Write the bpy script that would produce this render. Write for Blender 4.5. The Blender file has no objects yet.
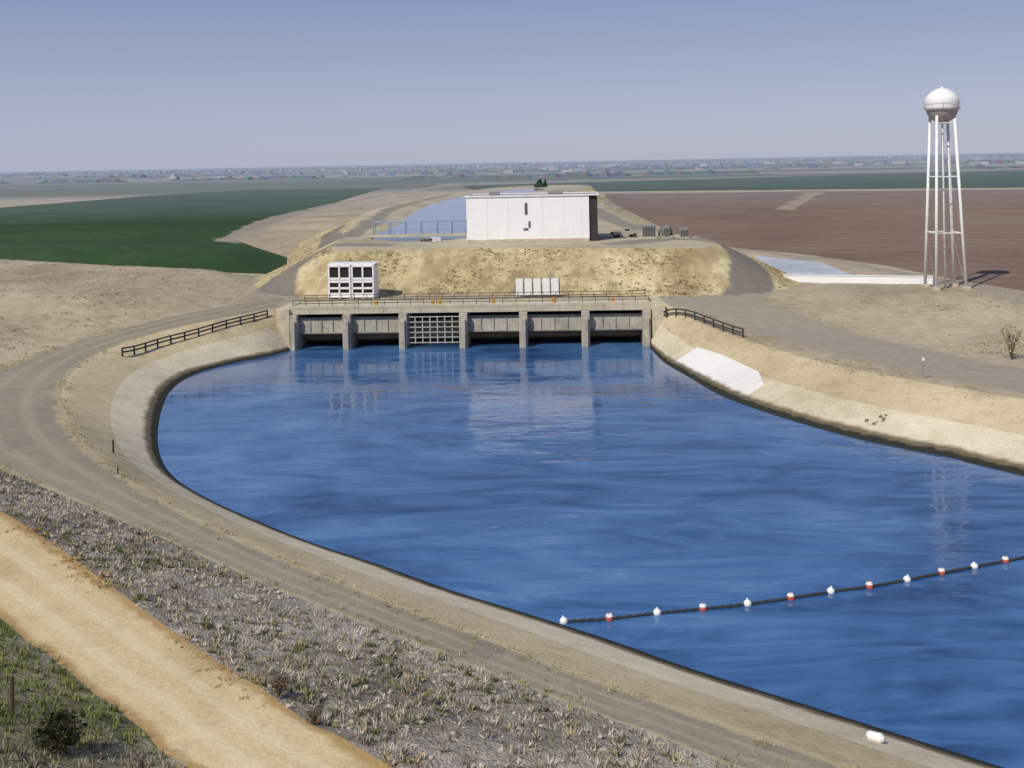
import bpy, bmesh, math, random
import numpy as np
from mathutils import Vector, Matrix, noise
from mathutils.geometry import delaunay_2d_cdt
random.seed(7); rng=np.random.default_rng(11)
SC=bpy.context.scene; COL=SC.collection

# ------------------------------------------------------------------ node helpers
def newmat(name):
    m=bpy.data.materials.new(name); m.use_nodes=True
    nt=m.node_tree; nt.nodes.clear()
    out=nt.nodes.new('ShaderNodeOutputMaterial'); b=nt.nodes.new('ShaderNodeBsdfPrincipled')
    nt.links.new(b.outputs[0],out.inputs[0])
    return m,nt,b
def N(nt,t,**kw):
    n=nt.nodes.new(t)
    for k,v in kw.items():
        if k in n.inputs: n.inputs[k].default_value=v
        else: setattr(n,k,v)
    return n
def L(nt,a,b): nt.links.new(a,b)
def rgba(c): return (c[0],c[1],c[2],1)
def ramp(nt,fac,stops):
    r=nt.nodes.new('ShaderNodeValToRGB'); e=r.color_ramp.elements
    while len(e)>1: e.remove(e[-1])
    e[0].position=stops[0][0]; e[0].color=rgba(stops[0][1])
    for p,c in stops[1:]:
        q=e.new(p); q.color=rgba(c)
    L(nt,fac,r.inputs[0]); return r.outputs[0]
def mix(nt,fac,a,b,mode='MIX'):
    n=nt.nodes.new('ShaderNodeMix'); n.data_type='RGBA'; n.blend_type=mode
    if isinstance(fac,(int,float)): n.inputs[0].default_value=fac
    else: L(nt,fac,n.inputs[0])
    for i,v in ((6,a),(7,b)):
        if isinstance(v,tuple): n.inputs[i].default_value=rgba(v)
        else: L(nt,v,n.inputs[i])
    return n.outputs[2]
def mth(nt,op,a,b=None,c=None):
    n=nt.nodes.new('ShaderNodeMath'); n.operation=op
    for i,v in enumerate((a,b,c)):
        if v is None: continue
        if isinstance(v,(int,float)): n.inputs[i].default_value=v
        else: L(nt,v,n.inputs[i])
    return n.outputs[0]
def mrange(nt,v,a,b,c=0.,d=1.,smooth=True):
    n=nt.nodes.new('ShaderNodeMapRange'); n.interpolation_type='SMOOTHSTEP' if smooth else 'LINEAR'
    L(nt,v,n.inputs[0]); n.inputs[1].default_value=a;n.inputs[2].default_value=b;n.inputs[3].default_value=c;n.inputs[4].default_value=d
    return n.outputs[0]
def pos(nt,scale=(1,1,1)):
    g=nt.nodes.new('ShaderNodeNewGeometry')
    if scale==(1,1,1): return g.outputs['Position'],g
    m=nt.nodes.new('ShaderNodeMapping'); m.inputs['Scale'].default_value=scale
    L(nt,g.outputs['Position'],m.inputs[0]); return m.outputs[0],g
def noi(nt,vec,scale,detail=4,rough=.6,dist=0):
    n=nt.nodes.new('ShaderNodeTexNoise'); n.inputs['Scale'].default_value=scale
    n.inputs['Detail'].default_value=min(detail,3); n.inputs['Roughness'].default_value=rough; n.inputs['Distortion'].default_value=dist
    L(nt,vec,n.inputs['Vector']); return n.outputs[0]
def attr(nt,name):
    a=nt.nodes.new('ShaderNodeAttribute'); a.attribute_name=name; return a
HAZE=(0.30,0.34,0.43)  # aerial haze tone, blended into the colours of far surfaces
def gmat(name,cols,sc=(0.05,0.5,4.0),wt=(.45,.3,.25),bump=.25,rough=.95,track=None,haze=False,stretch=(1,1,1),extra=None,spread=1.6):
    m,nt,b=newmat(name)
    p,g=pos(nt,stretch)
    a=noi(nt,p,sc[0],3,.6); c=noi(nt,p,sc[1],3,.65); d=noi(nt,p,sc[2],2,.7)
    f=mth(nt,'ADD',mth(nt,'ADD',mth(nt,'MULTIPLY',a,wt[0]),mth(nt,'MULTIPLY',c,wt[1])),mth(nt,'MULTIPLY',d,wt[2]))
    f=mth(nt,'ADD',mth(nt,'MULTIPLY',mth(nt,'SUBTRACT',f,.5),spread*1.6),.5)
    col=ramp(nt,f,cols)
    if extra: col=extra(nt,col,p,g)
    if track:
        at=attr(nt,'track').outputs['Fac']
        fac=mrange(nt,mth(nt,'ADD',at,mth(nt,'MULTIPLY',mth(nt,'SUBTRACT',c,.5),.5)),.3,.75)
        tc=ramp(nt,c,[(.3,tuple(x*.85 for x in track)),(.7,track)])
        col=mix(nt,fac,col,tc)
    if haze:  # distance haze painted into the base colour, stronger farther out
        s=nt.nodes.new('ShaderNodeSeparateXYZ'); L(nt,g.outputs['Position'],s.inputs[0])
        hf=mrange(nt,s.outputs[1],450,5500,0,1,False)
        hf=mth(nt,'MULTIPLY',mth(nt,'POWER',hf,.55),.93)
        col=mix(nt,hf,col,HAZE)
    L(nt,col,b.inputs['Base Color']); b.inputs['Roughness'].default_value=rough
    b.inputs['Specular IOR Level'].default_value=.15
    if bump:
        bp=N(nt,'ShaderNodeBump'); bp.inputs['Strength'].default_value=bump; bp.inputs['Distance'].default_value=.3
        L(nt,mth(nt,'ADD',d,c),bp.inputs['Height']); L(nt,bp.outputs[0],b.inputs['Normal'])
    return m
def pmat(name,col,rough=.6,var=.15,scale=1.5,metal=0,dirt=None,bump=.0):
    m,nt,b=newmat(name)
    tc=nt.nodes.new('ShaderNodeTexCoord'); v=tc.outputs['Object']
    f=noi(nt,v,scale,3,.65)
    lo=tuple(x*(1-var) for x in col); hi=tuple(min(1,x*(1+var)) for x in col)
    c=ramp(nt,f,[(.3,lo),(.7,hi)])
    if dirt:
        mp=nt.nodes.new('ShaderNodeMapping'); mp.inputs['Scale'].default_value=(2.5,2.5,.25); L(nt,v,mp.inputs[0])
        s=noi(nt,mp.outputs[0],1.2,3,.7)
        c=mix(nt,mrange(nt,s,.5,.75,0,.65),c,dirt)
    L(nt,c,b.inputs['Base Color']); b.inputs['Roughness'].default_value=rough; b.inputs['Metallic'].default_value=metal
    if bump:
        bp=N(nt,'ShaderNodeBump'); bp.inputs['Strength'].default_value=bump; bp.inputs['Distance'].default_value=.05
        L(nt,noi(nt,v,scale*6,2,.7),bp.inputs['Height']); L(nt,bp.outputs[0],b.inputs['Normal'])
    return m

# ------------------------------------------------------------------ plan geometry (metres; water surface z=0)
def smooth(pts,closed=False,step=1.6):
    P=[np.array(p,float) for p in pts]; n=len(P); out=[]
    rngi=range(n if closed else n-1)
    for i in rngi:
        p1=P[i];p2=P[(i+1)%n]
        p0=P[i-1] if (closed or i>0) else 2*p1-p2
        p3=P[(i+2)%n] if (closed or i<n-2) else 2*p2-p1
        d=np.linalg.norm(p2-p1); k=max(1,int(min(14,d/step)))
        for j in range(k):
            t=j/k
            out.append(.5*((2*p1)+(-p0+p2)*t+(2*p0-5*p1+4*p2-p3)*t*t+(-p0+3*p1-3*p2+p3)*t**3))
    if not closed: out.append(P[-1])
    return np.array(out)
W_left=[(110,-40),(45,31),(22.7,49.4),(15.3,55.5),(9.2,60.5),(5.3,64.1),(0,68.5),(-4.5,72.1),(-9.7,76.9),(-14.8,81.2),(-20,86.3),(-26,92.8),(-31,99.5),(-34.5,106.5),(-37.8,115.7),(-41.2,127.7),(-43.6,139.1),(-43.6,149),(-40.5,157),(-36.2,163)]
W_right=[(20,164),(20.4,151.8),(22.2,140.4),(24,130),(26.2,123.4),(29.7,115.6),(33.1,109.4),(36.5,105),(40.4,100.5),(43.7,95.1),(75,52),(138,-22)]
W=np.vstack([smooth(W_left),[(-34,168),(-34,173.5),(20.6,171.5)],smooth(W_right)])
E_left=[(115,-60),(38,21),(12.8,43.1),(9.8,45.5),(5.3,49.1),(.4,53.3),(-4.8,58.1),(-10.3,63.2),(-16.3,68.9),(-22.6,75.7),(-29.8,84.5),(-37.8,96.1),(-44.6,108.5),(-49.7,120.4),(-53.5,134.5),(-54.3,147.6),(-50.2,157.0),(-42.8,164.4),(-37,169.5)]
E_right=[(22.6,173),(23.6,165),(26,157),(29,149),(32,139),(35,130),(39,122),(43,115.5),(47,110),(51,104.5),(85,58),(152,-20)]
EL=smooth(E_left)
E=np.vstack([EL,[(-36,176)],smooth(E_right)])
RO=smooth([(-38.4,184.2),(-46.3,173),(-54.3,163.6),(-60.8,153.7),(-62.9,142.5),(-61.7,126.5),(-57.3,111.5),(-49.5,97.5),(-41.7,88.6),(-35.2,82.7),(-29.4,77.2),(-22.4,70.7),(-15.8,64.3),(-10.3,59.4),(-5.1,54.9),(-.6,51),(3.7,47.2),(8.3,43.3),(34,18),(98,-62)])
DB=smooth([(-120,160),(-85,130),(-60,100),(-43,79.2),(-32.2,68.3),(-25.4,60.9),(-19,53.6),(-14,47.9),(-9.5,43.1),(-6.7,40.2),(-4.6,38.3),(5,31),(25,11),(88,-72)])
DC=smooth([(-120,145),(-80,115),(-50,80),(-32.6,59.8),(-24.4,51.6),(-19.6,46.7),(-15,42.1),(-11.7,38.5),(-2,30),(18,9),(80,-80)])
i0=int(np.argmin(np.hypot(RO[:,0]+61.7,RO[:,1]-126.5)))
RUB=np.vstack([RO[i0:],DB[::-1]]); DIRT=np.vstack([DB,DC[::-1]])
GRASS=np.vstack([DC,[(80,-200),(-300,-200),(-300,145)]])
ROAD=np.vstack([RO,EL[:]])
Pf=np.array([(-30,195),(-25,197),(-10,196),(4.6,193.5),(18,190),(27,187),(32,188),(36,194),(37,211),(31,235),(30,300),(31,420),(29,480),(34,560),(46,690),(0,690),(-32,560),(-45,400),(-46,330),(-38,245),(-34,205)],float)
Pf=smooth(Pf,True,3)
UC=smooth([(-29,226),(-32,290),(-34,405),(-25,520),(2,640),(22,635),(4,530),(-9,430),(-11,337),(-9,226)],True,6)
GF=np.array([(-2600,760),(-519,703),(-311,669),(-294,894),(-251,1053),(-119,1027),(-105,680),(-98,543),(-88,341),(-71,300),(-54,262),(-49.5,240),(-50,222),(-77,236),(-125,268),(-231,312),(-900,500),(-2600,620)],float)
GR=np.array([(-50,1052),(748,1399),(1900,1700),(1400,640),(454,634),(314,675),(60,763),(-23,796)],float)
BR=np.array([(57,715),(310,640),(450,600),(1300,600),(1300,60),(160,135),(113,158),(80,173),(76,188),(73,214),(66,240),(53,266),(46,290),(46,600)],float)
POND=np.array([(53,243),(63,224),(61.5,200),(49,198),(50.5,225)],float)
PATCH=np.array([(20.6,149),(24.8,150),(27,143),(29.2,132.5),(28.8,128),(25.6,126.0),(23.9,130.8),(22.0,141.5)],float)
TRK=[([(-36,172),(-40,183),(-42.0,196),(-40.5,206),(-35,212),(-26,209)],4.2),
     ([(20,202),(31,211),(38,204),(40.5,192),(38.5,179),(33,170),(24,170)],4.0),
     ([(54,262),(61,240),(67,224),(69.5,208),(73,189),(77,163),(85,120),(120,60)],2.3),
     ([(31,168),(37,155),(44,136),(55,113),(90,66)],6.5),
     ([(-84,330),(-99,486),(-92,764),(-62,1100)],6.),
     ([(112,454),(199,713)],4.5),
     ([(-38,228),(-47,285),(-52,330),(-48,400),(-35,560),(5,700)],3.0),
     ([(28,240),(25,300),(24,420),(24,480),(30,560)],3.0),
     ([(-35,235),(-38,300),(-41,400),(-31,545)],2.6)]
TRKS=[(smooth(p,False,3),w) for p,w in TRK]

def dist(P,poly,closed=True):
    d=np.full(len(P),1e18); n=len(poly)
    for i in range(n if closed else n-1):
        a=poly[i];b=poly[(i+1)%n];ab=b-a;l=ab@ab
        if l<1e-12: continue
        t=np.clip(((P-a)@ab)/l,0,1); q=P-(a+t[:,None]*ab)
        d=np.minimum(d,(q*q).sum(1))
    return np.sqrt(d)
def inside(P,poly):
    r=np.zeros(len(P),bool);n=len(poly);x=P[:,0];y=P[:,1]
    for i in range(n):
        x1,y1=poly[i];x2,y2=poly[(i+1)%n]
        if y1==y2: continue
        c=((y1>y)!=(y2>y))&(x<(x2-x1)*(y-y1)/(y2-y1)+x1); r^=c
    return r
def ss(a,b,v):
    t=np.clip((v-a)/(b-a),0,1); return t*t*(3-2*t)
def nz(P,s,o=0): return np.array([noise.noise(Vector((p[0]*s,p[1]*s,o))) for p in P])
def height(P,rough=True):
    P=np.atleast_2d(np.asarray(P,float)); x=P[:,0];y=P[:,1]
    B=4+2.3*ss(145,176,y)
    dW=dist(P,W);dE=dist(P,E);iW=inside(P,W);iE=inside(P,E)|iW
    zl=2+(B-4)*.9
    t=dW/(dW+dE+1e-9)
    zin=np.where(t<.5,zl*t/.5,zl+(B-zl)*(t-.5)/.5)
    z=np.where(iW,-np.minimum(.5*dW,3.5),np.where(iE,zin,B))
    out=~iE
    dRO=dist(P,RO,False);dDB=dist(P,DB,False);dDC=dist(P,DC,False)
    fd=1-ss(95,150,y)
    a=inside(P,RUB);b=inside(P,DIRT);c=inside(P,GRASS)
    z=np.where(a,4+3*fd*dRO/(dRO+dDB+1e-9),z)
    z=np.where(b,4+3*fd,z)
    z=np.where(c,4+3*fd+np.minimum(.36*dDC*fd,18),z)
    dP=dist(P,Pf);iP=inside(P,Pf)
    zp=np.where(iP,12.7,12.7-.5*dP)
    z=np.where(out&~a&~b&~c,np.maximum(z,zp),z)
    iU=inside(P,UC); dU=dist(P,UC)
    z=np.where(iU,12.7-np.minimum(1.6,dU*.5),z)
    hump=(~iE&~a&~b&~c&~inside(P,ROAD)&(x<-40)&(y>110)&(y<330)).astype(float)
    z+=hump*2.2*ss(2,16,dRO)*ss(0,14,dist(P,GF))*ss(-46,-62,x)*(1-ss(270,330,y))
    if rough:
        nat=(out&~inside(P,ROAD)&~b)
        n1=nz(P,.35,3.);n2=nz(P,1.1,9.)
        far=1-ss(250,420,y)
        slope=((dP<14)&~iP)
        z+=np.where(a,.30*n1+.28*n2,np.where(nat,(.12*n1+.05*n2)*far*np.where(slope,2.4,1),0))*np.minimum(1,dRO/1.5)*np.minimum(1,dE/2)
        z+=np.where(c,.15*n1+.1*n2,0)
    return z
def H(x,y): return float(height([(x,y)],True)[0])

# ------------------------------------------------------------------ terrain mesh
def grid(x0,x1,y0,y1,s,j=.32):
    X,Y=np.meshgrid(np.arange(x0,x1,s),np.arange(y0,y1,s)); Q=np.stack([X.ravel(),Y.ravel()],1)
    return Q+rng.uniform(-j*s,j*s,Q.shape)
def excl(Q,x0,x1,y0,y1): return Q[~((Q[:,0]>x0)&(Q[:,0]<x1)&(Q[:,1]>y0)&(Q[:,1]<y1))]
g1=grid(-66,62,30,112,.95); g1=g1[~(inside(g1,W)&(dist(g1,W)>3))]
g2=excl(grid(-130,130,30,262,2.1),-66,62,29,112); g2=g2[~(inside(g2,W)&(dist(g2,W)>4))]
g3=excl(grid(-200,220,-120,340,8),-130,130,29,262)
g4=grid(-62,56,262,700,6)
g5=excl(excl(grid(-900,1000,-300,1200,32),-200,220,-120,340),-62,56,262,700)
g6=excl(grid(-5000,5000,-1500,6000,260),-900,1000,-300,1200)
g7=np.array([(x,y) for x in np.linspace(-30000,30000,13) for y in np.linspace(-8000,40000,13)]); g7=excl(g7,-5000,5000,-1500,6000)
tp=[]
for c,w in TRKS:
    d=np.gradient(c,axis=0); nrm=np.stack([-d[:,1],d[:,0]],1)/np.linalg.norm(d,axis=1)[:,None]
    for k in (-1.6,-1.05,-.6,0,.6,1.05,1.6): tp.append(c+nrm*w*k)
tp=np.vstack(tp)
scat=np.vstack([g1,g2,g3,g4,g5,g6,g7,tp])
def crest():
    o=[]
    seq=np.vstack([smooth(W_left,False,2)])
    for p in seq:
        v=EL-p; q=EL[np.argmin((v*v).sum(1))]; o.append(p+.5*(q-p))
    o2=[];ER=smooth(E_right)
    for p in smooth(W_right,False,2):
        v=ER-p; q=ER[np.argmin((v*v).sum(1))]; o2.append(p+.5*(q-p))
    return np.array(o),np.array(o2)
LA,LB=crest()
cons=[(W,1),(E,1),(RO,0),(DB,0),(DC,0),(Pf,1),(UC,1),(GF,1),(GR,1),(BR,1),(POND,1),(PATCH,1),(LA,0),(LB,0)]
allc=np.vstack([c for c,_ in cons])
keep=np.ones(len(scat),bool)
for c,cl in cons:
    d=dist(scat,c,bool(cl)); thr=np.where((np.abs(scat[:,0])<130)&(scat[:,1]<262),.38,3.)
    keep&=d>thr
scat=scat[keep]
verts=[Vector(p) for p in allc]; edges=[];o=0
for c,cl in cons:
    n=len(c)
    for i in range(n if cl else n-1): edges.append((o+i,o+(i+1)%n))
    o+=n
verts+= [Vector(p) for p in scat]
ov,oe,of,_,_,_=delaunay_2d_cdt(verts,edges,[],0,1e-4)
P2=np.array([(v.x,v.y) for v in ov]); Z=height(P2)
F=np.array([f for f in of if len(f)==3])
a_=P2[F[:,0]];b_=P2[F[:,1]];c_=P2[F[:,2]]
cr=(b_[:,0]-a_[:,0])*(c_[:,1]-a_[:,1])-(b_[:,1]-a_[:,1])*(c_[:,0]-a_[:,0])
F[cr<0]=F[cr<0][:,::-1]; F=F[np.abs(cr)>1e-7]
C=P2[F].mean(1)
mi=np.zeros(len(F),int)
rp=dist(C,Pf); iP=inside(C,Pf)
mi[(rp<14)&(C[:,1]<700)]=9
mi[inside(C,GR)|inside(C,GF)]=7
mi[inside(C,BR)&~(rp<13)]=8
mi[iP]=10
mi[inside(C,ROAD)]=3
mi[inside(C,RUB)]=4; mi[inside(C,DIRT)]=5; mi[inside(C,GRASS)]=6
iE=inside(C,E); iW=inside(C,W); dw=dist(C,W);de=dist(C,E)
mi[iE]=2; mi[iE&(dw/(dw+de)<.5)]=1; mi[iW]=1
mi[inside(C,PATCH)]=11
mi[inside(C,POND)]=12
trk=np.zeros(len(P2))
for c,w in TRKS:
    d=dist(P2,c,False); trk=np.maximum(trk,1-ss(w*.6,w*1.2,d))
dEv=dist(P2,E);dRv=dist(P2,RO,False);dBv=dist(P2,DB,False);dCv=dist(P2,DC,False)
tr=dEv/(dEv+dRv+1e-6); td=dBv/(dBv+dCv+1e-6)

me=bpy.data.meshes.new('ground')
me.from_pydata([(p[0],p[1],z) for p,z in zip(P2,Z)],[],F.tolist()); me.update()
for nm,arr in (('track',trk),('troad',tr),('tdirt',td)):
    a=me.attributes.new(nm,'FLOAT','POINT'); a.data.foreach_set('value',arr.astype(np.float32))
ground=bpy.data.objects.new('ground',me); COL.objects.link(ground)

def tracks_extra(aname,centers,width,light,dark,edge):
    def ex(nt,col,p,g):
        t=attr(nt,aname).outputs['Fac']
        w=noi(nt,p,.25,3,.6); n=noi(nt,p,.8,3,.7)
        t=mth(nt,'ADD',t,mth(nt,'MULTIPLY',mth(nt,'SUBTRACT',w,.5),.12))
        for c in centers:
            f=mrange(nt,mth(nt,'ABSOLUTE',mth(nt,'SUBTRACT',t,c)),width,width*.3,0,.8)
            col=mix(nt,mth(nt,'MULTIPLY',f,n),col,light)
        f=mrange(nt,mth(nt,'ADD',mth(nt,'ABSOLUTE',mth(nt,'SUBTRACT',t,.5)),mth(nt,'MULTIPLY',mth(nt,'SUBTRACT',n,.5),.16)),.38,.47)
        return mix(nt,f,col,edge)
    return ex
def lining_extra(nt,col,p,g):
    s=nt.nodes.new('ShaderNodeSeparateXYZ'); L(nt,g.outputs['Position'],s.inputs[0])
    z=mth(nt,'ADD',s.outputs[2],mth(nt,'MULTIPLY',mth(nt,'SUBTRACT',noi(nt,p,.7,3,.6),.5),.35))
    col=mix(nt,mrange(nt,z,.75,.45),col,(.15,.12,.075))
    col=mix(nt,mrange(nt,z,.4,.25),col,(.03,.032,.026))
    return col
def veg_extra(c,thr,scale=.35,amt=.8):
    def ex(nt,col,p,g):
        n=noi(nt,p,scale,3,.7)
        return mix(nt,mrange(nt,n,thr,thr+.12,0,amt),col,c)
    return ex
def two(a,b): return lambda nt,col,p,g: b(nt,a(nt,col,p,g),p,g)
def rows_extra(c,per,ang,amt=.35):
    def ex(nt,col,p,g):
        s=nt.nodes.new('ShaderNodeSeparateXYZ'); L(nt,g.outputs['Position'],s.inputs[0])
        u=mth(nt,'ADD',mth(nt,'MULTIPLY',s.outputs[0],math.cos(ang)),mth(nt,'MULTIPLY',s.outputs[1],math.sin(ang)))
        w=mth(nt,'SINE',mth(nt,'ADD',mth(nt,'MULTIPLY',u,2*math.pi/per),mth(nt,'MULTIPLY',noi(nt,p,.03,2,.5),5)))
        return mix(nt,mrange(nt,w,-.2,1,0,amt),col,c)
    return ex
def plain_extra(nt,col,p,g):
    mp=nt.nodes.new('ShaderNodeMapping'); mp.inputs['Scale'].default_value=(.0011,.0042,1); L(nt,g.outputs['Position'],mp.inputs[0])
    v=nt.nodes.new('ShaderNodeTexVoronoi'); v.inputs['Scale'].default_value=1.; v.distance='CHEBYCHEV'; v.inputs['Randomness'].default_value=.8; L(nt,mp.outputs[0],v.inputs['Vector'])
    sp=nt.nodes.new('ShaderNodeSeparateColor'); L(nt,v.outputs['Color'],sp.inputs[0])
    pc=ramp(nt,sp.outputs[0],[(0,(.05,.085,.04)),(.3,(.09,.11,.06)),(.45,(.25,.2,.15)),(.62,(.06,.09,.05)),(.8,(.32,.27,.2)),(1,(.16,.12,.09))])
    s=nt.nodes.new('ShaderNodeSeparateXYZ'); L(nt,g.outputs['Position'],s.inputs[0])
    base=veg_extra((.27,.225,.155),.55,.12,.6)(nt,col,p,g)
    return mix(nt,mrange(nt,s.outputs[1],780,1000,0,.9),base,pc)
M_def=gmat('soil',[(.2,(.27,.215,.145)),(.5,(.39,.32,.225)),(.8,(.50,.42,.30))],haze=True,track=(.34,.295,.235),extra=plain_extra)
M_lin=gmat('lining_concrete',[(.2,(.46,.39,.27)),(.5,(.60,.52,.38)),(.8,(.70,.625,.475))],bump=.12,extra=lining_extra)
M_berm=gmat('berm_soil',[(.2,(.39,.305,.18)),(.5,(.53,.43,.275)),(.8,(.63,.525,.35))],extra=two(veg_extra((.36,.29,.15),.57,.5,.6),veg_extra((.31,.26,.18),.55,.12,.5)))
M_road=gmat('road_gravel',[(.2,(.20,.17,.13)),(.5,(.265,.228,.175)),(.8,(.335,.29,.225))],bump=.15,spread=1.1,extra=two(tracks_extra('troad',(.33,.68),.09,(.38,.33,.25),None,(.41,.34,.22)),veg_extra((.17,.15,.12),.6,.09,.45)))
M_rub=gmat('rubble_soil',[(.2,(.17,.145,.115)),(.45,(.28,.24,.195)),(.6,(.38,.33,.275)),(.85,(.52,.46,.39))],sc=(.12,1.2,6),bump=.8,spread=1.8,extra=veg_extra((.22,.20,.11),.58,.15,.6))
M_dirt=gmat('dirt_road',[(.2,(.43,.33,.17)),(.5,(.56,.445,.25)),(.8,(.66,.54,.33))],sc=(.08,.5,4.),bump=.2,spread=1.2,extra=two(tracks_extra('tdirt',(.35,.68),.10,(.70,.60,.40),None,(.42,.28,.12)),veg_extra((.44,.36,.23),.57,.3,.5)))
M_grs=gmat('grass_soil',[(.2,(.10,.10,.05)),(.5,(.20,.19,.11)),(.8,(.34,.30,.21))],sc=(.15,1.2,6),bump=.6,spread=1.8)
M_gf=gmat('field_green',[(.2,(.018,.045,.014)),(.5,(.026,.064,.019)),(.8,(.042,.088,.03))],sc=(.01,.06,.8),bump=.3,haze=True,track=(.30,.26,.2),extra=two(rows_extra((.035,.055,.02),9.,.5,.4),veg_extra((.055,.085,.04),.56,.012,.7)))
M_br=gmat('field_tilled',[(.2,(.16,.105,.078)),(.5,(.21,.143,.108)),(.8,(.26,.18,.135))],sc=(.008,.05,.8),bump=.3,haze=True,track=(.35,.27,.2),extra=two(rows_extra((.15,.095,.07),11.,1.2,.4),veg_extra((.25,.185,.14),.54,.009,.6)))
M_slope=gmat('embankment',[(.2,(.30,.23,.12)),(.5,(.48,.39,.215)),(.8,(.62,.53,.32))],sc=(.08,.4,3),stretch=(1.6,1,.45),track=(.23,.20,.165),extra=two(veg_extra((.22,.185,.10),.57,.22,.7),veg_extra((.33,.24,.13),.56,.07,.7)),spread=2.0,bump=.5)
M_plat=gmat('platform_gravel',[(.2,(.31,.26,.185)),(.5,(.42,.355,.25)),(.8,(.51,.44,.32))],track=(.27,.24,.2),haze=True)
M_patch=gmat('new_concrete',[(.2,(.62,.60,.56)),(.5,(.74,.72,.68)),(.8,(.8,.78,.75))],bump=.08,spread=1.0,extra=lining_extra)
M_pond=gmat('pond_bed',[(.2,(.30,.33,.37)),(.5,(.42,.45,.49)),(.8,(.52,.55,.58))],bump=.1)
for m in (M_def,M_lin,M_berm,M_road,M_rub,M_dirt,M_grs,M_gf,M_br,M_slope,M_plat,M_patch,M_pond): me.materials.append(m)
me.polygons.foreach_set('material_index',mi.astype(np.int32))
me.polygons.foreach_set('use_smooth',np.ones(len(F),bool)); me.update()

# ------------------------------------------------------------------ water
def water_mat(name,stops,rough=.06,bs=.6):
    m,nt,b=newmat(name); p,g=pos(nt)
    big=noi(nt,p,.028,3,.55,2.0); mp=nt.nodes.new('ShaderNodeMapping'); mp.inputs['Scale'].default_value=(.5,1.6,1); mp.inputs['Rotation'].default_value=(0,0,.25); L(nt,g.outputs['Position'],mp.inputs[0])
    st=noi(nt,mp.outputs[0],.12,3,.6,2.6)
    f=mth(nt,'ADD',mth(nt,'MULTIPLY',big,.55),mth(nt,'MULTIPLY',st,.45))
    L(nt,ramp(nt,f,stops),b.inputs['Base Color'])
    b.inputs['IOR'].default_value=1.36
    L(nt,mrange(nt,st,.35,.7,rough*.7,rough*2.6),b.inputs['Roughness'])
    n1=noi(nt,mp.outputs[0],1.1,2,.5,.3); n2=noi(nt,mp.outputs[0],.24,2,.55,1.5)
    h=mth(nt,'ADD',mth(nt,'MULTIPLY',n1,.2),mth(nt,'MULTIPLY',n2,.65))
    s=nt.nodes.new('ShaderNodeSeparateXYZ'); L(nt,g.outputs['Position'],s.inputs[0])
    calm=mrange(nt,s.outputs[1],105,150,1.,.38)   # sheltered, calmer water in front of the gates
    h=mth(nt,'MULTIPLY',mth(nt,'MULTIPLY',h,mrange(nt,big,.36,.62,.35,1.2)),calm)
    bp=N(nt,'ShaderNodeBump'); bp.inputs['Strength'].default_value=bs; bp.inputs['Distance'].default_value=.2
    L(nt,h,bp.inputs['Height']); L(nt,bp.outputs[0],b.inputs['Normal'])
    return m
M_w=water_mat('water',[(.36,(.014,.048,.135)),(.43,(.028,.088,.225)),(.50,(.044,.125,.295)),(.57,(.065,.160,.345)),(.66,(.10,.205,.39))])
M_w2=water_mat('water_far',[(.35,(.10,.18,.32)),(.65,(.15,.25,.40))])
def sheet(name,poly,z,mat):
    bm=bmesh.new(); vs=[bm.verts.new((p[0],p[1],z)) for p in poly]
    f=bm.faces.new(vs); f.normal_update()
    if f.normal.z<0: f.normal_flip()
    bmesh.ops.triangulate(bm,faces=bm.faces[:])
    m=bpy.data.meshes.new(name); bm.to_mesh(m); bm.free(); m.materials.append(mat)
    ob=bpy.data.objects.new(name,m); COL.objects.link(ob); return ob
def grow(poly,d):
    area=.5*sum(poly[i][0]*poly[(i+1)%len(poly)][1]-poly[(i+1)%len(poly)][0]*poly[i][1] for i in range(len(poly)))
    s=1 if area>0 else -1; t=np.roll(poly,-1,0)-np.roll(poly,1,0); t/=np.linalg.norm(t,axis=1)[:,None]+1e-9
    return poly+np.stack([t[:,1],-t[:,0]],1)*d*s
sheet('canal_water',grow(W,.35),0.0,M_w)
sheet('upper_canal_water',UC,12.25,M_w2)

# ------------------------------------------------------------------ object helpers
def empty(name,loc=(0,0,0),rz=0):
    e=bpy.data.objects.new(name,None); e.location=loc; e.rotation_euler=(0,0,rz); e.empty_display_size=.5; COL.objects.link(e); return e
def fin(bm,name,mat,parent=None,loc=(0,0,0),rot=(0,0,0),smooth=False):
    m=bpy.data.meshes.new(name); bm.to_mesh(m); bm.free()
    if smooth:
        for p in m.polygons: p.use_smooth=True
    if mat: m.materials.append(mat)
    o=bpy.data.objects.new(name,m); o.location=loc;o.rotation_euler=rot; COL.objects.link(o)
    if parent: o.parent=parent
    return o
def bmbox(bm,c,s,rz=0):
    M=Matrix.Translation(c)@Matrix.Rotation(rz,4,'Z')@Matrix.Diagonal((s[0],s[1],s[2],1))
    bmesh.ops.create_cube(bm,size=1,matrix=M)
def bmcyl(bm,a,b,r1,r2=None,seg=10):
    a=Vector(a);b=Vector(b);d=b-a; q=d.to_track_quat('Z','Y').to_matrix().to_4x4()
    bmesh.ops.create_cone(bm,cap_ends=True,segments=seg,radius1=r1,radius2=r1 if r2 is None else r2,depth=d.length,matrix=Matrix.Translation((a+b)/2)@q)
def boxes(name,lst,mat,parent,bev=0,**k):
    bm=bmesh.new()
    for c,s in lst: bmbox(bm,c,s)
    if bev: bmesh.ops.bevel(bm,geom=bm.edges[:],offset=bev,segments=1,affect='EDGES')
    return fin(bm,name,mat,parent,**k)
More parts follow.
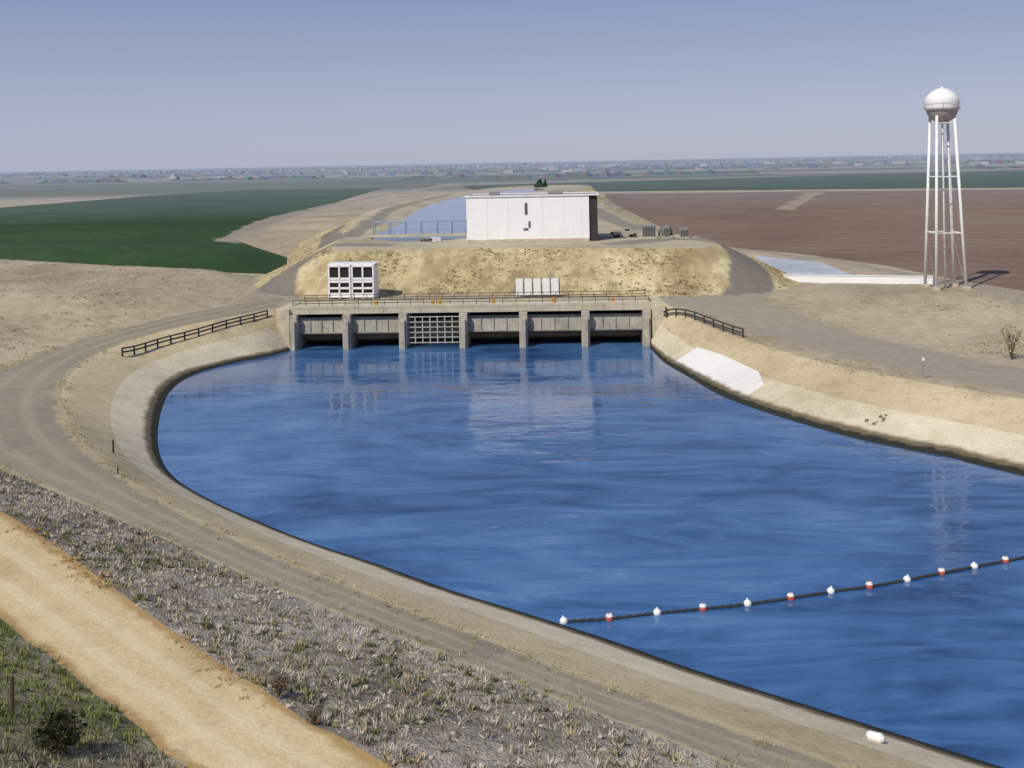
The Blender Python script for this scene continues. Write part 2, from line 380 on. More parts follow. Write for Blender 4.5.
def cyls(name,lst,mat,parent,seg=8,**k):
    bm=bmesh.new()
    for l in lst: bmcyl(bm,l[0],l[1],l[2],l[3] if len(l)>3 else None,seg)
    return fin(bm,name,mat,parent,**k)
C_tan=pmat('concrete_tan',(.52,.455,.335),.9,.18,.5,dirt=(.26,.215,.15),bump=.2)
C_grey=pmat('concrete_grey',(.29,.27,.235),.9,.2,.6,dirt=(.12,.11,.09),bump=.2)
C_pier=pmat('concrete_pier',(.42,.38,.31),.9,.22,.6,dirt=(.15,.13,.10),bump=.2)
C_shade=pmat('concrete_shade',(.02,.019,.018),.95,.2,.6)  # near-black, paints the shade under the deck onto the back wall
White=pmat('white_paint',(.80,.80,.79),.5,.05,.7,dirt=(.62,.60,.57))
WhiteW=pmat('white_wall',(.84,.84,.85),.6,.03,.25,dirt=(.74,.74,.76))
Dark=pmat('dark_glass',(.02,.022,.028),.2,.2)
Steel=pmat('galv_steel',(.32,.32,.31),.5,.1,2,metal=.4)
DSteel=pmat('dark_steel',(.05,.045,.04),.6,.2,2)
Rust=pmat('weathered_wood',(.10,.07,.045),.9,.3,3)
Yel=pmat('yellow_paint',(.55,.33,.05),.6,.1)
Red=pmat('red_plastic',(.45,.10,.07),.5,.15)
WPl=pmat('white_plastic',(.8,.8,.78),.4,.05)
Rope=pmat('rope',(.035,.035,.04),.8,.2)

# ------------------------------------------------------------------ bridge (check structure)
BL=54.6; br=empty('canal_check_bridge',(-34.1,168.2,0),math.radians(-2.3))
px=[0.3,8.5,17.1,26.3,35.4,44.8,54.0]
boxes('deck',[((BL/2,3.9,5.75),(BL+1,8.2,.9))],C_tan,br,.05)
boxes('parapet',[((BL/2,-.05,6.3),(BL+1,.3,.5))],C_tan,br,.04)
boxes('piers',[((x,2.6,2.0),(1.25,6.6,6.55)) for x in px],C_pier,br,.08)
boxes('pier_noses',[((x,-.85,1.55),(.7,.5,5.6)) for x in px],C_pier,br,.06)
pan=[];slot=[]
for i in range(6):
    if i==2: continue
    a=px[i]+.64;b=px[i+1]-.64
    pan.append((((a+b)/2,.85,3.45),(b-a,.3,2.5)))
    slot.append((((a+b)/2,.62,4.55),(b-a,.2,.14)));slot.append((((a+b)/2,.62,2.35),(b-a,.22,.2)))
    slot+= [((a+(b-a)*k/4,.64,3.4),(.14,.14,2.1)) for k in (1,2,3)]
boxes('gate_panels',pan,C_pier,br,.03); boxes('gate_ribs',slot,C_grey,br)
boxes('back_wall',[((BL/2,6.6,1.7),(BL,.6,7.0))],C_shade,br)
a=px[2]+.64;b=px[3]-.64; gl=[]
for k in range(8): gl.append(((a+(b-a)*(k+.02)/7,.05,2.7),(.16,.16,4.2)))
for k in range(6): gl.append((((a+b)/2,-.04,.8+k*.78),(b-a+.3,.14,.13)))
boxes('trash_rack',gl,pmat('rack_paint',(.42,.41,.38),.7,.2,2),br)
rl=[];
for k in range(28):
    x=.2+k*(BL-.4)/27; rl.append(((x,.0,6.35),(x,.0,7.45),.05))
for z in (6.95,7.42): rl.append(((0,0,z),(BL,0,z),.05))
for k in range(28):
    x=.2+k*(BL-.4)/27; rl.append(((x,7.8,6.2),(x,7.8,7.3),.05))
for z in (6.8,7.28): rl.append(((0,7.8,z),(BL,7.8,z),.05))
cyls('railing',rl,DSteel,br,6)
boxes('hoist_pedestals',[((x,1.3,6.75),(.5,.5,1.1)) for x in (12.8,21.5,22.6,30.8,40,49)],Yel,br,.05)
boxes('abutment_left',[((-1.2,3.6,2.6),(2.0,8.8,7.2))],C_tan,br,.06)
boxes('abutment_right',[((BL+1.2,3.4,2.6),(2.0,8.8,7.2))],C_tan,br,.06)

def guardrail(name,path,hgt=1.2,sp=2.4,r=.13):
    e=empty(name,(path[0][0],path[0][1],0)); o=Vector((path[0][0],path[0][1],0))
    c=smooth(path,False,.4); seg=np.r_[0,np.cumsum(np.linalg.norm(np.diff(c,axis=0),axis=1))]
    ns=int(seg[-1]/sp)+1; q=[]
    for k in range(ns):
        s=k*sp; x=np.interp(s,seg,c[:,0]);y=np.interp(s,seg,c[:,1]); q.append(Vector((x,y,H(x,y)))-o)
    cyls('posts',[(p-Vector((0,0,.3)),p+Vector((0,0,hgt)),r) for p in q],DSteel,e,6)
    ra=[]
    for i in range(len(q)-1):
        for z in (hgt*.5,hgt*.93): ra.append((q[i]+Vector((0,0,z)),q[i+1]+Vector((0,0,z)),r*.9))
    cyls('rails',ra,DSteel,e,6); return e
guardrail('guardrail',[(-52.2,146.0),(-49.3,153.5),(-44.0,160.8),(-39.6,165.6),(-36.4,169.2)])
guardrail('guardrail',[(21.6,166.4),(25.0,159.5),(28.2,152),(31.2,144.5)])

# ------------------------------------------------------------------ control house (two bay)
k=empty('control_house',(-30.2,178.6,H(-26,178)),math.radians(-8))
boxes('core',[((3.7,1.7,2.7),(7.0,2.8,5.2))],Dark,k)
fr=[]
for cx in (1.85,5.75):
    for dx in (-1.75,0,1.75): fr.append(((cx+dx,.1,2.75),(.26,.34,5.5)))
    for z in (.25,1.7,2.75,3.25,5.35): fr.append(((cx,.08,z),(3.7,.30,.32 if z<5 else .42)))
boxes('frame',fr,White,k,.02)
boxes('spandrel',[((cx+d,.14,z),(1.5,.1,h)) for cx in (1.85,5.75) for d in (-.88,.88) for z,h in ((3.0,.5),(.65,.6))],White,k)
boxes('side_walls',[((.05,1.75,2.7),(.12,3.0,5.3)),((7.5,1.75,2.7),(.12,3.0,5.3)),((3.8,1.75,5.6),(7.9,3.5,.16)),((3.8,3.3,2.7),(7.4,.12,5.3))],White,k,.01)

w=empty('stoplog_rack',(.2,175.9,H(3,175.9)),math.radians(-2))
boxes('panels',[((.6+i*1.42,0,1.65),(1.15,.22,2.7)) for i in range(5)],White,w,.03)
boxes('frame',[((3.45,.2,.35),(7.2,.25,.18)),((3.45,.2,2.5),(7.2,.2,.15))],White,w,.02)
cyls('posts',[((i*1.42-.1,.25,-.2),(i*1.42-.1,.25,3.1),.08) for i in range(6)],Steel,w)

# ------------------------------------------------------------------ pumping plant building
b=empty('white_building',(-8.9,210.1,12.66),math.radians(-2.6))
BW=24.9;BD=14;BH=8.75
boxes('walls',[((BW/2-.75,BD/2,BH/2),(BW-1.5,BD,BH))],WhiteW,b,.03)
boxes('shaded_end',[((BW-.7,BD/2+.2,BH/2-.1),(1.6,BD-.4,BH-.25))],pmat('end_wall_shade',(.035,.028,.03),.7,.2),b,.03)  # side turned from the sun, its shade painted as a near-black box
boxes('roof_edge',[((BW/2,-.05,BH+.1),(BW+.5,.35,.28)),((BW/2,BD+.05,BH+.1),(BW+.5,.35,.28)),((-.12,BD/2,BH+.1),(.3,BD-.2,.28)),((BW+.35,BD/2,BH+.1),(.3,BD-.2,.28))],White,b,.02)
boxes('roof',[((BW/2,BD/2,BH+.03),(BW+.2,BD-.1,.12))],pmat('roofing',(.3,.3,.3),.9),b)
boxes('base_course',[((BW/2-.75,-.03,.35),(BW-1.6,.16,.6))],C_tan,b,.02)
boxes('vertical_vents',[((11.4,-.04,6.4),(.5,.14,2.2)),((12.0,-.05,3.4),(.4,.12,1.2)),((11.3,-.05,2.5),(.9,.12,.4))],pmat('vent_grey',(.10,.10,.11),.7),b)
boxes('panel_joints',[((x,-.006,BH/2+.3),(.05,.03,BH-1)) for x in (4,8,14.5,18.5,22)],pmat('joint',(.55,.55,.55),.8),b)
boxes('rooftop_units',[((5,7,BH+.5),(2,2,.7)),((17,8,BH+.45),(3,2,.6))],Steel,b,.05)

# ------------------------------------------------------------------ water tower
tz=H(69.4,177.5); t=empty('water_tower',(69.5,177.4,tz))
zb=26.6
legs=[];top=1.45;bot=2.4
cs=[(-1,-1),(1,-1),(1,1),(-1,1)]
def lp(c,z):
    k=bot+(top-bot)*z/zb; return Vector((c[0]*k,c[1]*k,z))
for c in cs: legs.append((lp(c,-.3),lp(c,zb+1.2),.25,.22))
cyls('legs',legs,White,t,12,smooth=True)
hz=[];rods=[]
lv=[0,9.,18.,zb]
for i in range(4):
    c1=cs[i];c2=cs[(i+1)%4]
    for z in lv[1:]: hz.append((lp(c1,z),lp(c2,z),.09))
    for j in range(3):
        rods.append((lp(c1,lv[j]),lp(c2,lv[j+1]),.018));rods.append((lp(c2,lv[j]),lp(c1,lv[j+1]),.018))
cyls('struts',hz,White,t,8); cyls('brace_rods',rods,Steel,t,5)
cyls('riser_pipe',[((0,0,-.2),(0,0,zb+.6),.15)],White,t,14,smooth=True)
TS=.95
prof=[(0,0),(.45,.02),(1.1,.28),(1.75,.75),(2.3,1.4),(2.62,2.2),(2.74,2.85),(2.76,3.9),(2.66,4.25),(2.3,4.85),(1.7,5.4),(1.0,5.8),(.35,6.0),(0,6.04)]
prof=[(r_*TS,z_*TS) for r_,z_ in prof]
bm=bmesh.new(); S=40; rings=[]
for r_,z_ in prof:
    if r_==0: rings.append([bm.verts.new((0,0,z_+zb))])
    else: rings.append([bm.verts.new((r_*math.cos(2*math.pi*i/S),r_*math.sin(2*math.pi*i/S),z_+zb)) for i in range(S)])
for i in range(len(rings)-1):
    A=rings[i];B_=rings[i+1]
    for j in range(S):
        if len(A)==1: bm.faces.new((A[0],B_[(j+1)%S],B_[j]))
        elif len(B_)==1: bm.faces.new((A[j],A[(j+1)%S],B_[0]))
        else: bm.faces.new((A[j],A[(j+1)%S],B_[(j+1)%S],B_[j]))
for f in bm.faces:
    f.material_index=1 if f.calc_center_median().z<zb+2.3 else 0
tk=fin(bm,'tank',White,t,smooth=True); tk.data.materials.append(pmat('tank_bottom_shade',(.36,.33,.33),.6,.08,.5,dirt=(.26,.20,.19)))  # shade under the tank painted as a darker grey, plus dirt streaks
bm=bmesh.new()
for i in range(S):
    a0=2*math.pi*i/S;a1=2*math.pi*(i+1)/S; R=2.76
    for z in (zb+2.4,zb+3.2):
        bmcyl(bm,(R*math.cos(a0),R*math.sin(a0),z),(R*math.cos(a1),R*math.sin(a1),z),.025,seg=5)
    if i%4==0: bmcyl(bm,(R*math.cos(a0),R*math.sin(a0),zb+2.3),(R*math.cos(a0),R*math.sin(a0),zb+3.2),.02,seg=5)
bmesh.ops.create_cone(bm,cap_ends=True,segments=S,radius1=2.82,radius2=2.82,depth=.07,matrix=Matrix.Translation((0,0,zb+2.3)))
fin(bm,'balcony',Steel,t)
cyls('vent',[((0,0,zb+5.6),(0,0,zb+5.95),.18,.1)],White,t)
ld=[];l0=lp((-1,-1),0)+Vector((.3,-.25,0));l1=lp((-1,-1),zb)+Vector((.3,-.25,0))
ld.append((l0,l1+Vector((0,0,2.2)),.025)); ld.append((l0+Vector((.4,0,0)),l1+Vector((.4,0,2.2)),.025))
for i in range(70):
    q=l0.lerp(l1,i/70); ld.append((q,q+Vector((.4,0,0)),.015))
cyls('ladder',ld,Steel,t,4)
boxes('footings',[((c[0]*bot,c[1]*bot,.1),(1.1,1.1,.7)) for c in cs],C_tan,t,.05)

cw=empty('concrete_wall',(46.8,190.2,0),math.atan2(-7,23.2))
boxes('wall',[((12.1,0,H(58,187)+.55),(24.5,.5,1.3))],WhiteW,cw,.04)
boxes('coping',[((12.1,0,H(58,187)+1.28),(24.8,.7,.14))],White,cw,.02)

# ------------------------------------------------------------------ buoy line
O=Vector((2.9,66.3,0)); bl=empty('buoy_line',O)
bp_=[(2.6,66.7),(5.4,67.0),(8.4,67.7),(11.3,68.2),(14.2,68.8),(17.1,69.6),(19.9,70.5),(22.6,71.2),(25.4,72.2),(28.1,73.3),(30.7,74.3),(33.2,75.2),(36,76.3),(39,77.3),(43,79),(47,80.8),(51,82.8),(55.5,86)]
bc=smooth(bp_,False,.5)
cyls('rope',[((p[0]-O.x,p[1]-O.y,.06),(q[0]-O.x,q[1]-O.y,.06),.07) for p,q in zip(bc[:-1],bc[1:])],Rope,bl,6)
fl=[]
for i in range(len(bp_)-1):
    for s in (.2,.4,.6,.8):
        x=bp_[i][0]*(1-s)+bp_[i+1][0]*s;y=bp_[i][1]*(1-s)+bp_[i+1][1]*s
        fl.append(((x-.2-O.x,y-.07-O.y,.07),(x+.2-O.x,y+.07-O.y,.07),.11))
cyls('small_floats',fl,Rope,bl,8)
for i,p in enumerate(bp_[:-1]):
    bm=bmesh.new(); bmesh.ops.create_uvsphere(bm,u_segments=20,v_segments=12,radius=.25)
    bmcyl(bm,(0,0,.2),(0,0,.33),.06,.05)
    o=fin(bm,'buoy_%d'%(i+1),WPl if i%2==0 else Red,bl,loc=(p[0]-O.x,p[1]-O.y,.10),rot=(random.uniform(-.2,.2),random.uniform(-.2,.2),0),smooth=True)
    if i%2:
        bm=bmesh.new(); bmcyl(bm,(0,0,.13),(0,0,.25),.23,.16,16); fin(bm,'cap_%d'%(i+1),WPl,bl,loc=(p[0]-O.x,p[1]-O.y,.12))

# ------------------------------------------------------------------ small stuff
def rock(bm,c,s,sq=.7):
    M=Matrix.Translation(c)@Matrix.Rotation(random.random()*6,4,'Z')@Matrix.Diagonal((s*random.uniform(.7,1.3),s*random.uniform(.7,1.3),s*sq,1))
    r=bmesh.ops.create_icosphere(bm,subdivisions=1,radius=1,matrix=M)
    for v in r['verts']: v.co+=Vector([random.uniform(-.18,.18)*s for _ in range(3)])
bm=bmesh.new(); bmcyl(bm,(-.28,0,.2),(.28,0,.2),.2,.22,16); bmcyl(bm,(.28,0,.2),(.42,0,.2),.22,.1,16); bmcyl(bm,(-.38,0,.2),(-.28,0,.2),.1,.2,16)
fin(bm,'white_float_drum',WPl,None,loc=(16.0,50.0,H(16.0,50.0)),rot=(0,0,-.6),smooth=False)
def post(name,x,y,h,r,mat,cap=None):
    e=empty(name,(x,y,H(x,y))); cyls('post',[((0,0,-.3),(0,0,h),r,r*.85)],mat,e,8)
    if cap: boxes('plate',[((0,-.06,h-.2),(cap,.04,cap*1.1))],White,e,.01)
    return e
post('marker_post',-36.2,98.5,1.2,.12,Rust); post('marker_post',-31.5,86.6,.7,.07,Rust)
post('sign_post',43.5,117.5,2.3,.06,Steel,.3)
f=empty('wire_fence',(-18.8,39.8,0)); FO=Vector((-18.8,39.8,0)); fp=[(-27,46.5),(-22.7,43),(-18.3,39.4),(-15.6,37.6),(-11.8,34)]
q=[Vector((x,y,H(x,y)))-FO for x,y in fp]
cyls('posts',[(p-Vector((0,0,.3)),p+Vector((random.uniform(-.08,.08),0,1.45)),.10,.085) for p in q],Rust,f,8)
cyls('wires',[(q[i]+Vector((0,0,z)),q[i+1]+Vector((0,0,z)),.006) for i in range(len(q)-1) for z in (.5,.9,1.25)],Rust,f,4)

def tri_mesh(name,V,cols,mats):
    n=len(V)//3
    m=bpy.data.meshes.new(name); m.vertices.add(len(V)); m.vertices.foreach_set('co',V.astype(np.float32).ravel())
    m.loops.add(len(V)); m.loops.foreach_set('vertex_index',np.arange(len(V),dtype=np.int32))
    m.polygons.add(n); m.polygons.foreach_set('loop_start',np.arange(0,len(V),3,dtype=np.int32)); m.polygons.foreach_set('loop_total',np.full(n,3,dtype=np.int32))
    m.update(); a=m.attributes.new('tint','FLOAT_COLOR','POINT'); a.data.foreach_set('color',np.c_[cols,np.ones(len(cols))].astype(np.float32).ravel())
    m.materials.append(mats); m.validate(); o=bpy.data.objects.new(name,m); COL.objects.link(o); return o
def tint_mat(name,rough=.9):
    m,nt,b=newmat(name); a=attr(nt,'tint'); L(nt,a.outputs['Color'],b.inputs['Base Color']); b.inputs['Roughness'].default_value=rough
    b.inputs['Specular IOR Level'].default_value=.1
    return m
M_tint=tint_mat('dry_foliage')
def tufts(name,P,hs,rs,nb,cols,bw=.05):
    n=len(P);z=height(P)
    base=np.c_[P,z][:,None,:].repeat(nb,1)
    ang=rng.uniform(0,2*np.pi,(n,nb)); rad=rng.uniform(0,.6,(n,nb))*rs[:,None]
    lean=rng.uniform(.1,.8,(n,nb))*rs[:,None]; hh=rng.uniform(.35,1.1,(n,nb))*hs[:,None]
    b0=base+np.stack([rad*np.cos(ang),rad*np.sin(ang),-.05+0*rad],2)
    a3=ang+rng.normal(0,.7,(n,nb))
    tip=b0+np.stack([lean*np.cos(a3),lean*np.sin(a3),hh],2)
    a2=rng.uniform(0,2*np.pi,(n,nb)); w=bw*rng.uniform(.6,1.5,(n,nb))
    off=np.stack([np.cos(a2)*w,np.sin(a2)*w,0*w],2)
    V=np.stack([b0-off,b0+off,tip],2).reshape(-1,3)
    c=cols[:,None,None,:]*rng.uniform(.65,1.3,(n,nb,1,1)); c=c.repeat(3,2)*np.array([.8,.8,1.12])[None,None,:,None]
    return tri_mesh(name,V,np.clip(c.reshape(-1,3),0,.9),M_tint)
def pick(P,pal,w):
    i=rng.choice(len(pal),len(P),p=np.array(w)/sum(w)); return np.array(pal)[i]
Q=rng.uniform((-66,28),(22,125),(42000,2)); Q=Q[inside(Q,RUB)&(dist(Q,RO,False)>.5)&(dist(Q,DB,False)>.4)]
dn=nz(Q,.2,5.); Q=Q[rng.uniform(-.5,.5,len(Q))<dn+.25]
pal=[(.46,.405,.34),(.56,.50,.42),(.30,.26,.205),(.17,.165,.09),(.50,.42,.27)]
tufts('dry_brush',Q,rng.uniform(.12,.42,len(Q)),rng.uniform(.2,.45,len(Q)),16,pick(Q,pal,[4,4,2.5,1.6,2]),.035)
Q=rng.uniform((-66,28),(22,125),(14000,2)); Q=Q[inside(Q,RUB)&(dist(Q,RO,False)>.3)&(dist(Q,DB,False)>.3)]
dn=nz(Q,.1,25.); gz=np.exp(-((Q[:,0]+10)**2+(Q[:,1]-51)**2)/110); Q=Q[dn+gz*.6>.2]
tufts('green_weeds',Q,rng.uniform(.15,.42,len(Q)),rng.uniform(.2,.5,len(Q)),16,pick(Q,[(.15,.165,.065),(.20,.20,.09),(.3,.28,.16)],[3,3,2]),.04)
bm=bmesh.new(); Q=rng.uniform((-66,28),(22,125),(9000,2)); Q=Q[inside(Q,RUB)]; zz=height(Q)
for (x,y),z in zip(Q[:2000],zz[:2000]): rock(bm,(x,y,z+.01),random.choice((.06,.08,.1,.12,.15)))
fin(bm,'riprap_rocks',pmat('rock',(.42,.37,.31),.95,.3,.8),None)
Q=rng.uniform((-62,8),(10,90),(34000,2)); Q=Q[inside(Q,GRASS)&(dist(Q,DC,False)>.25)&(dist(Q,DC,False)<30)]
cc=np.where((nz(Q,.15,33)>-.02)[:,None],pick(Q,[(.17,.21,.07),(.26,.29,.10)],[1,1]),pick(Q,[(.40,.35,.27),(.32,.27,.2),(.22,.21,.12)],[2,2,1]))
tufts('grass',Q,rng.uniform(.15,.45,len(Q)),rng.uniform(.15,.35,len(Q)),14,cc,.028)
for nm,cv,pl in (('roadside_weeds',RO,[(.40,.33,.2),(.26,.23,.12),(.45,.38,.25)]),('dirt_edge_weeds',DB,[(.48,.33,.14),(.36,.25,.11),(.5,.4,.24)]),('berm_weeds',E,[(.46,.38,.24),(.32,.28,.16),(.42,.35,.21)])):
    i=rng.integers(0,len(cv),2600); Q=cv[i]+rng.normal(0,.5,(2600,2)); Q=Q[(np.abs(Q[:,0])<75)&(Q[:,1]>28)&(Q[:,1]<160)&(nz(Q,.2,40)>-.05)]
    Q=Q[~inside(Q,W)]
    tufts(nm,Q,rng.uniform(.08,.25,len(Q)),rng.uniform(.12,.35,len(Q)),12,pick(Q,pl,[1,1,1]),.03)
Q=rng.uniform((-150,120),(-40,300),(14000,2)); Q=Q[~inside(Q,E)&~inside(Q,ROAD)&~inside(Q,GF)&~inside(Q,RUB)&~inside(Q,Pf)]
Q=Q[(nz(Q,.07,60)+rng.uniform(-.5,.5,len(Q)))>0]
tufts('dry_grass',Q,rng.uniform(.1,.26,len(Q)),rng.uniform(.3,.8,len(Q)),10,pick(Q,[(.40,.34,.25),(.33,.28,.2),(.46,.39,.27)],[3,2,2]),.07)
Q=rng.uniform((-50,172),(52,206),(9000,2)); dq=dist(Q,Pf); Q=Q[(dq<13)&~inside(Q,Pf)&~inside(Q,E)&(dist(Q,TRKS[0][0],False)>4)&(dist(Q,TRKS[1][0],False)>4)]
Q=Q[(nz(Q,.1,70)+rng.uniform(-.3,.3,len(Q)))>.08]
tufts('embankment_grass',Q,rng.uniform(.15,.4,len(Q)),rng.uniform(.3,.7,len(Q)),8,pick(Q,[(.46,.38,.21),(.33,.28,.15),(.55,.47,.28)],[3,1.5,2]),.10)
Q=rng.uniform((24,70),(120,185),(9000,2)); Q=Q[~inside(Q,E)&(dist(Q,TRKS[3][0],False)>6)&~inside(Q,BR)&((Q[:,1]<170)|(Q[:,0]>50))]
Q=Q[(nz(Q,.07,80)+rng.uniform(-.25,.25,len(Q)))>.12]
tufts('scrub_grass',Q,rng.uniform(.12,.3,len(Q)),rng.uniform(.2,.6,len(Q)),8,pick(Q,[(.42,.355,.24),(.34,.285,.19),(.50,.425,.29)],[3,1.5,2]),.08)
bm=bmesh.new()
for _ in range(10):
    x=36.4+random.uniform(-1.1,1.1);y=111+random.uniform(-.6,.6); rock(bm,(x,y,H(x,y)+.06),random.uniform(.12,.26))
fin(bm,'rock_pile',pmat('dark_rock',(.24,.18,.13),.95,.3),None)
def shrub(name,x,y,h,r,n,cols,bw):
    e=empty(name,(x,y,H(x,y)))
    st=[]
    for i in range(14):
        a=random.random()*6.28; k=random.uniform(.3,.9)
        m1=Vector((math.cos(a)*r*.3*k,math.sin(a)*r*.3*k,h*.45)); e1=Vector((math.cos(a+.3)*r*k,math.sin(a+.3)*r*k,h*random.uniform(.7,1)))
        st.append(((0,0,-.1),m1,.05,.035)); st.append((m1,e1,.035,.012))
        for _ in range(3):
            m2=m1.lerp(e1,random.random()); st.append((m2,m2+Vector((random.uniform(-1,1)*r*.4,random.uniform(-1,1)*r*.4,random.uniform(.1,.4)*h*.5)),.018,.007))
    cyls('branches',st,Rust,e,5)
    th=rng.uniform(0,6.28,n);rr=r*np.sqrt(rng.uniform(0,1,n));zz=h*rng.uniform(.25,1.05,n); rr*=np.sin(np.clip(zz/h,0,1)*2.6)*.9+.1
    c=np.stack([rr*np.cos(th),rr*np.sin(th),zz],1); V=(c[:,None,:]+rng.normal(0,bw,(n,3,3))).reshape(-1,3)
    cc=pick(c,cols,[1]*len(cols))[:,None,:].repeat(3,1)*rng.uniform(.6,1.3,(n,1,1))
    o=tri_mesh('leaves',V,cc.reshape(-1,3),M_tint); o.parent=e
    return e
shrub('dark_bush',-15.6,37.0,1.15,.8,1300,[(.02,.028,.01),(.035,.045,.018),(.06,.05,.03)],.055)
shrub('dry_shrub',57.5,127.5,3.8,1.8,380,[(.5,.4,.2),(.55,.46,.28),(.4,.34,.2)],.10)
shrub('small_weed',-9.6,43.4,.55,.45,220,[(.14,.09,.05),(.2,.14,.07)],.035)
shrub('small_weed',-7.9,41.6,.45,.4,180,[(.14,.09,.05),(.2,.14,.07)],.035)

# ------------------------------------------------------------------ platform vehicles and gear
def truck(name,x,y,rz,mat):
    e=empty(name,(x,y,H(x,y)),rz)
    bm=bmesh.new()
    pr=[(-2.7,.55),(-2.7,1.15),(-.55,1.15),(-.45,1.85),(.75,1.85),(1.35,1.2),(2.55,1.05),(2.7,.55)]
    A=[bm.verts.new((p[0],-.92,p[1])) for p in pr];B_=[bm.verts.new((p[0],.92,p[1])) for p in pr]
    bm.faces.new(A);bm.faces.new(B_[::-1])
    for i in range(8): bm.faces.new((A[i],B_[i],B_[(i+1)%8],A[(i+1)%8]))
    bmesh.ops.recalc_face_normals(bm,faces=bm.faces[:]); bmesh.ops.bevel(bm,geom=bm.edges[:],offset=.07,segments=2,affect='EDGES')
    fin(bm,'body',mat,e)
    boxes('windows',[((.15,0,1.5),(.95,1.87,.4))],Dark,e,.03); boxes('bed',[((-1.65,0,1.13),(1.9,1.5,.08))],Dark,e)
    cyls('wheels',[((sx,sy-.12,.4),(sx,sy+.12,.4),.4) for sx in (-1.7,1.75) for sy in (-.85,.85)],Rope,e,18)
    return e
truck('pickup_truck',22.0,217.5,.3,pmat('tan_paint',(.45,.42,.36),.4)); truck('pickup_truck',-15.5,219,2.2,White); truck('pickup_truck',30.5,221,1.2,pmat('grey_paint',(.15,.16,.18),.4))
def cab(name,x,y,s):
    e=empty(name,(x,y,H(x,y)),-.1); boxes('cabinet',[((0,0,s[2]/2),s)],Steel,e,.05); boxes('fins',[((-s[0]/2+.2+i*.3,-s[1]/2-.1,s[2]*.5),(.08,.18,s[2]*.7)) for i in range(int(s[0]/.3))],DSteel,e); boxes('pad',[((0,0,.06),(s[0]+.6,s[1]+.7,.16))],C_tan,e); return e
cab('transformer',26.5,215,(2.6,1.6,2.6)); cab('transformer',33.0,213,(1.5,1.2,1.9)); cab('transformer',29.8,214,(1.2,1.2,2.3)); cab('transformer',-17.5,218,(1.8,1.2,1.7))
gt=empty('gantry',(-29.5,232,12.6))
cyls('frame',[((x,y,0),(x,y,3.2),.12) for x in (0,3.3,6.7,10,13.4,16.5,19.5) for y in (0,3)]+[((0,y,3.2),(19.5,y,3.2),.12) for y in (0,3)]+[((x,0,3.2),(x,3,3.2),.1) for x in (0,6.7,13.4,19.5)],pmat('blue_paint',(.25,.33,.42),.5,.1),gt,8)
boxes('deck',[((9.75,1.5,.25),(21.5,4.0,.4))],C_tan,gt,.03)
cyls('rails',[((i*1.5,-.3,.4),(i*1.5,-.3,1.5),.04) for i in range(14)]+[((0,-.3,1.5),(19.5,-.3,1.5),.04)],Steel,gt,5)

# ------------------------------------------------------------------ far horizon
def hz_(c,y):  # tree tint paled with distance, haze put into the colour
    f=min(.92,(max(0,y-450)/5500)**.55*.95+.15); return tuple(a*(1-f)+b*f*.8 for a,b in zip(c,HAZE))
def rows(name,items):
    V=[];c=[]
    for x,y,h,w,cl in items:
        k=max(3,int(w/4)); xs=np.linspace(-w,w,k+1); hs=[h*random.uniform(.35,1) for _ in xs]; hs[0]*=.2;hs[-1]*=.2
        D=w*.25+3; dz=5.6
        for i in range(k):
            a=(x+xs[i],y,6+hs[i]);b=(x+xs[i+1],y,6+hs[i+1])
            f0=(x+xs[i],y-D,dz);f1=(x+xs[i+1],y-D,dz);b0=(x+xs[i],y+D,dz);b1=(x+xs[i+1],y+D,dz)
            V+=[f0,f1,b, f0,b,a, b1,b0,a, b1,a,b]; c+=[tuple(v*random.uniform(.8,1.2) for v in cl)]*12
    return tri_mesh(name,np.array(V),np.array(c),M_tint)
it=[]
for rowy,x0,x1 in ((1500,-100,900),(1900,-1500,-300),(2300,0,1700),(2900,-2200,2200),(3700,-2600,2600),(4700,-3300,3300),(6000,-4200,4200),(7800,-5200,5200)):
    x=x0
    while x<x1:
        w_=random.uniform(12,60)*(1+rowy/4000)
        if noise.noise(Vector((x*.003,rowy*.13,0)))>-.15:
            y=rowy+random.uniform(-60,60); it.append((x,y,random.uniform(3,7.5)*(1+rowy/7000),w_,hz_((.03,.045,.025),y)))
        x+=w_*random.uniform(1.2,2.6)
for _ in range(260):
    y=random.uniform(1900,6500); x=random.uniform(-.55,.55)*y; it.append((x,y,random.uniform(4,9),random.uniform(6,22),hz_((.03,.045,.025),y)))
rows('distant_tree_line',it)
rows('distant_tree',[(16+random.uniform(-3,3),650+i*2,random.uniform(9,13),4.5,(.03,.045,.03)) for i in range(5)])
bm=bmesh.new()
for _ in range(170):
    y=random.uniform(2000,7500); x=random.gauss(.1,.28)*y; l=random.uniform(8,32); h_=random.uniform(3,7)
    bmbox(bm,(x,y,6+h_/2),(l,random.uniform(10,20),h_),random.uniform(-.3,.3))
fin(bm,'distant_buildings',pmat('far_building',(.38,.40,.46),.8,.25,.01),None)  # building colour already faded for distance haze

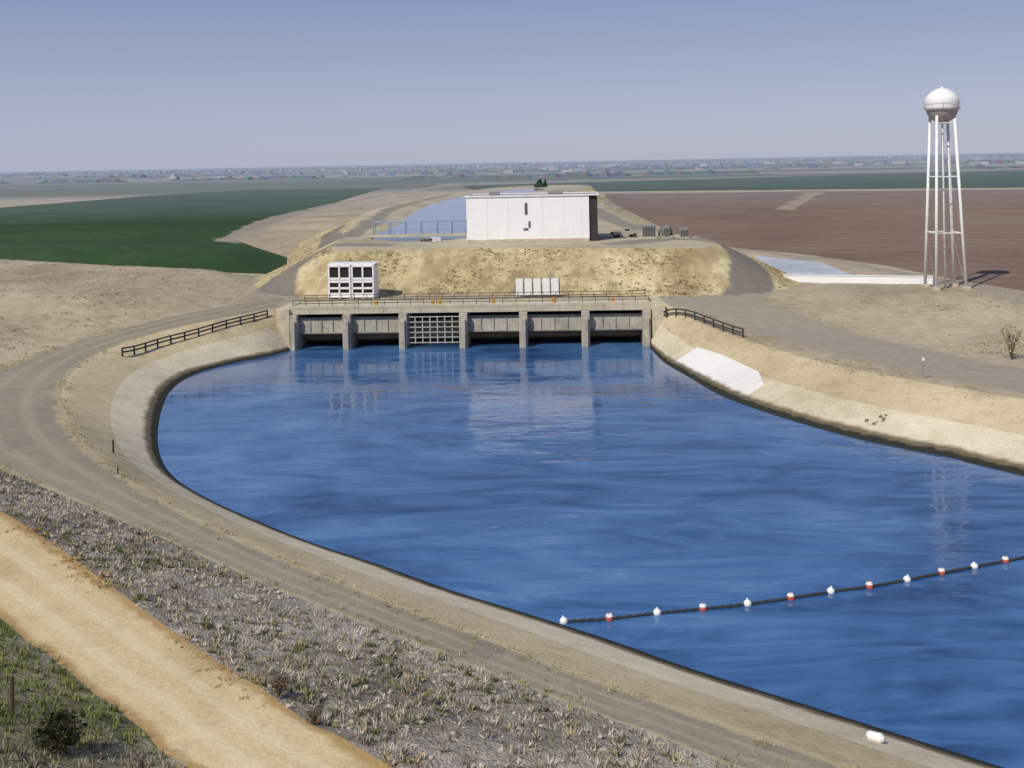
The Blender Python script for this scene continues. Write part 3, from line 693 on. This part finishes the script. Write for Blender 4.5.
# ------------------------------------------------------------------ light, sky, camera
wd=bpy.data.worlds.new('World'); SC.world=wd; wd.use_nodes=True; nt=wd.node_tree
bg=nt.nodes.get('Background') or nt.nodes.new('ShaderNodeBackground')
EL_=math.radians(46); AZ=math.radians(218)
sky=nt.nodes.new('ShaderNodeTexSky'); sky.sky_type='NISHITA'; sky.sun_disc=False
sky.sun_elevation=EL_; sky.sun_rotation=AZ; sky.air_density=1.0; sky.dust_density=.6; sky.ozone_density=1.5
ST=.1
tc=nt.nodes.new('ShaderNodeTexCoord'); sx=nt.nodes.new('ShaderNodeSeparateXYZ'); nt.links.new(tc.outputs['Generated'],sx.inputs[0])
hzr=ramp(nt,sx.outputs[2],[(0.,(.42,.45,.61)),(.03,(.39,.42,.60)),(.15,(.235,.285,.47)),(.5,(.17,.225,.40)),(1,(.14,.20,.37))])
sc_=nt.nodes.new('ShaderNodeVectorMath'); sc_.operation='SCALE'; sc_.inputs['Scale'].default_value=1/ST; nt.links.new(hzr,sc_.inputs[0])
mx=mix(nt,.8,sky.outputs[0],sc_.outputs[0])
nt.links.new(mx,bg.inputs[0]); bg.inputs[1].default_value=ST
out=nt.nodes.get('World Output'); nt.links.new(bg.outputs[0],out.inputs[0])
sl=bpy.data.lights.new('sun','SUN'); sl.energy=3.7; sl.angle=math.radians(.6); sl.color=(1,.94,.83)
so=bpy.data.objects.new('sun',sl); COL.objects.link(so)
d=Vector((math.sin(AZ)*math.cos(EL_),math.cos(AZ)*math.cos(EL_),math.sin(EL_)))
so.rotation_euler=d.to_track_quat('Z','Y').to_euler(); so.location=(0,0,80)
cd=bpy.data.cameras.new('camera'); cd.sensor_width=36; cd.lens=1100*36/1024; cd.clip_start=.5; cd.clip_end=60000
cd.shift_y=-222/1024
co=bpy.data.objects.new('camera',cd); COL.objects.link(co)
co.matrix_world=Matrix.Translation((0,0,28))@Matrix.Rotation(math.radians(90),4,'X')@Matrix.Rotation(math.radians(-1.1),4,'Z')
SC.camera=co
SC.view_settings.view_transform='Standard'; SC.view_settings.look='None'; SC.view_settings.exposure=0
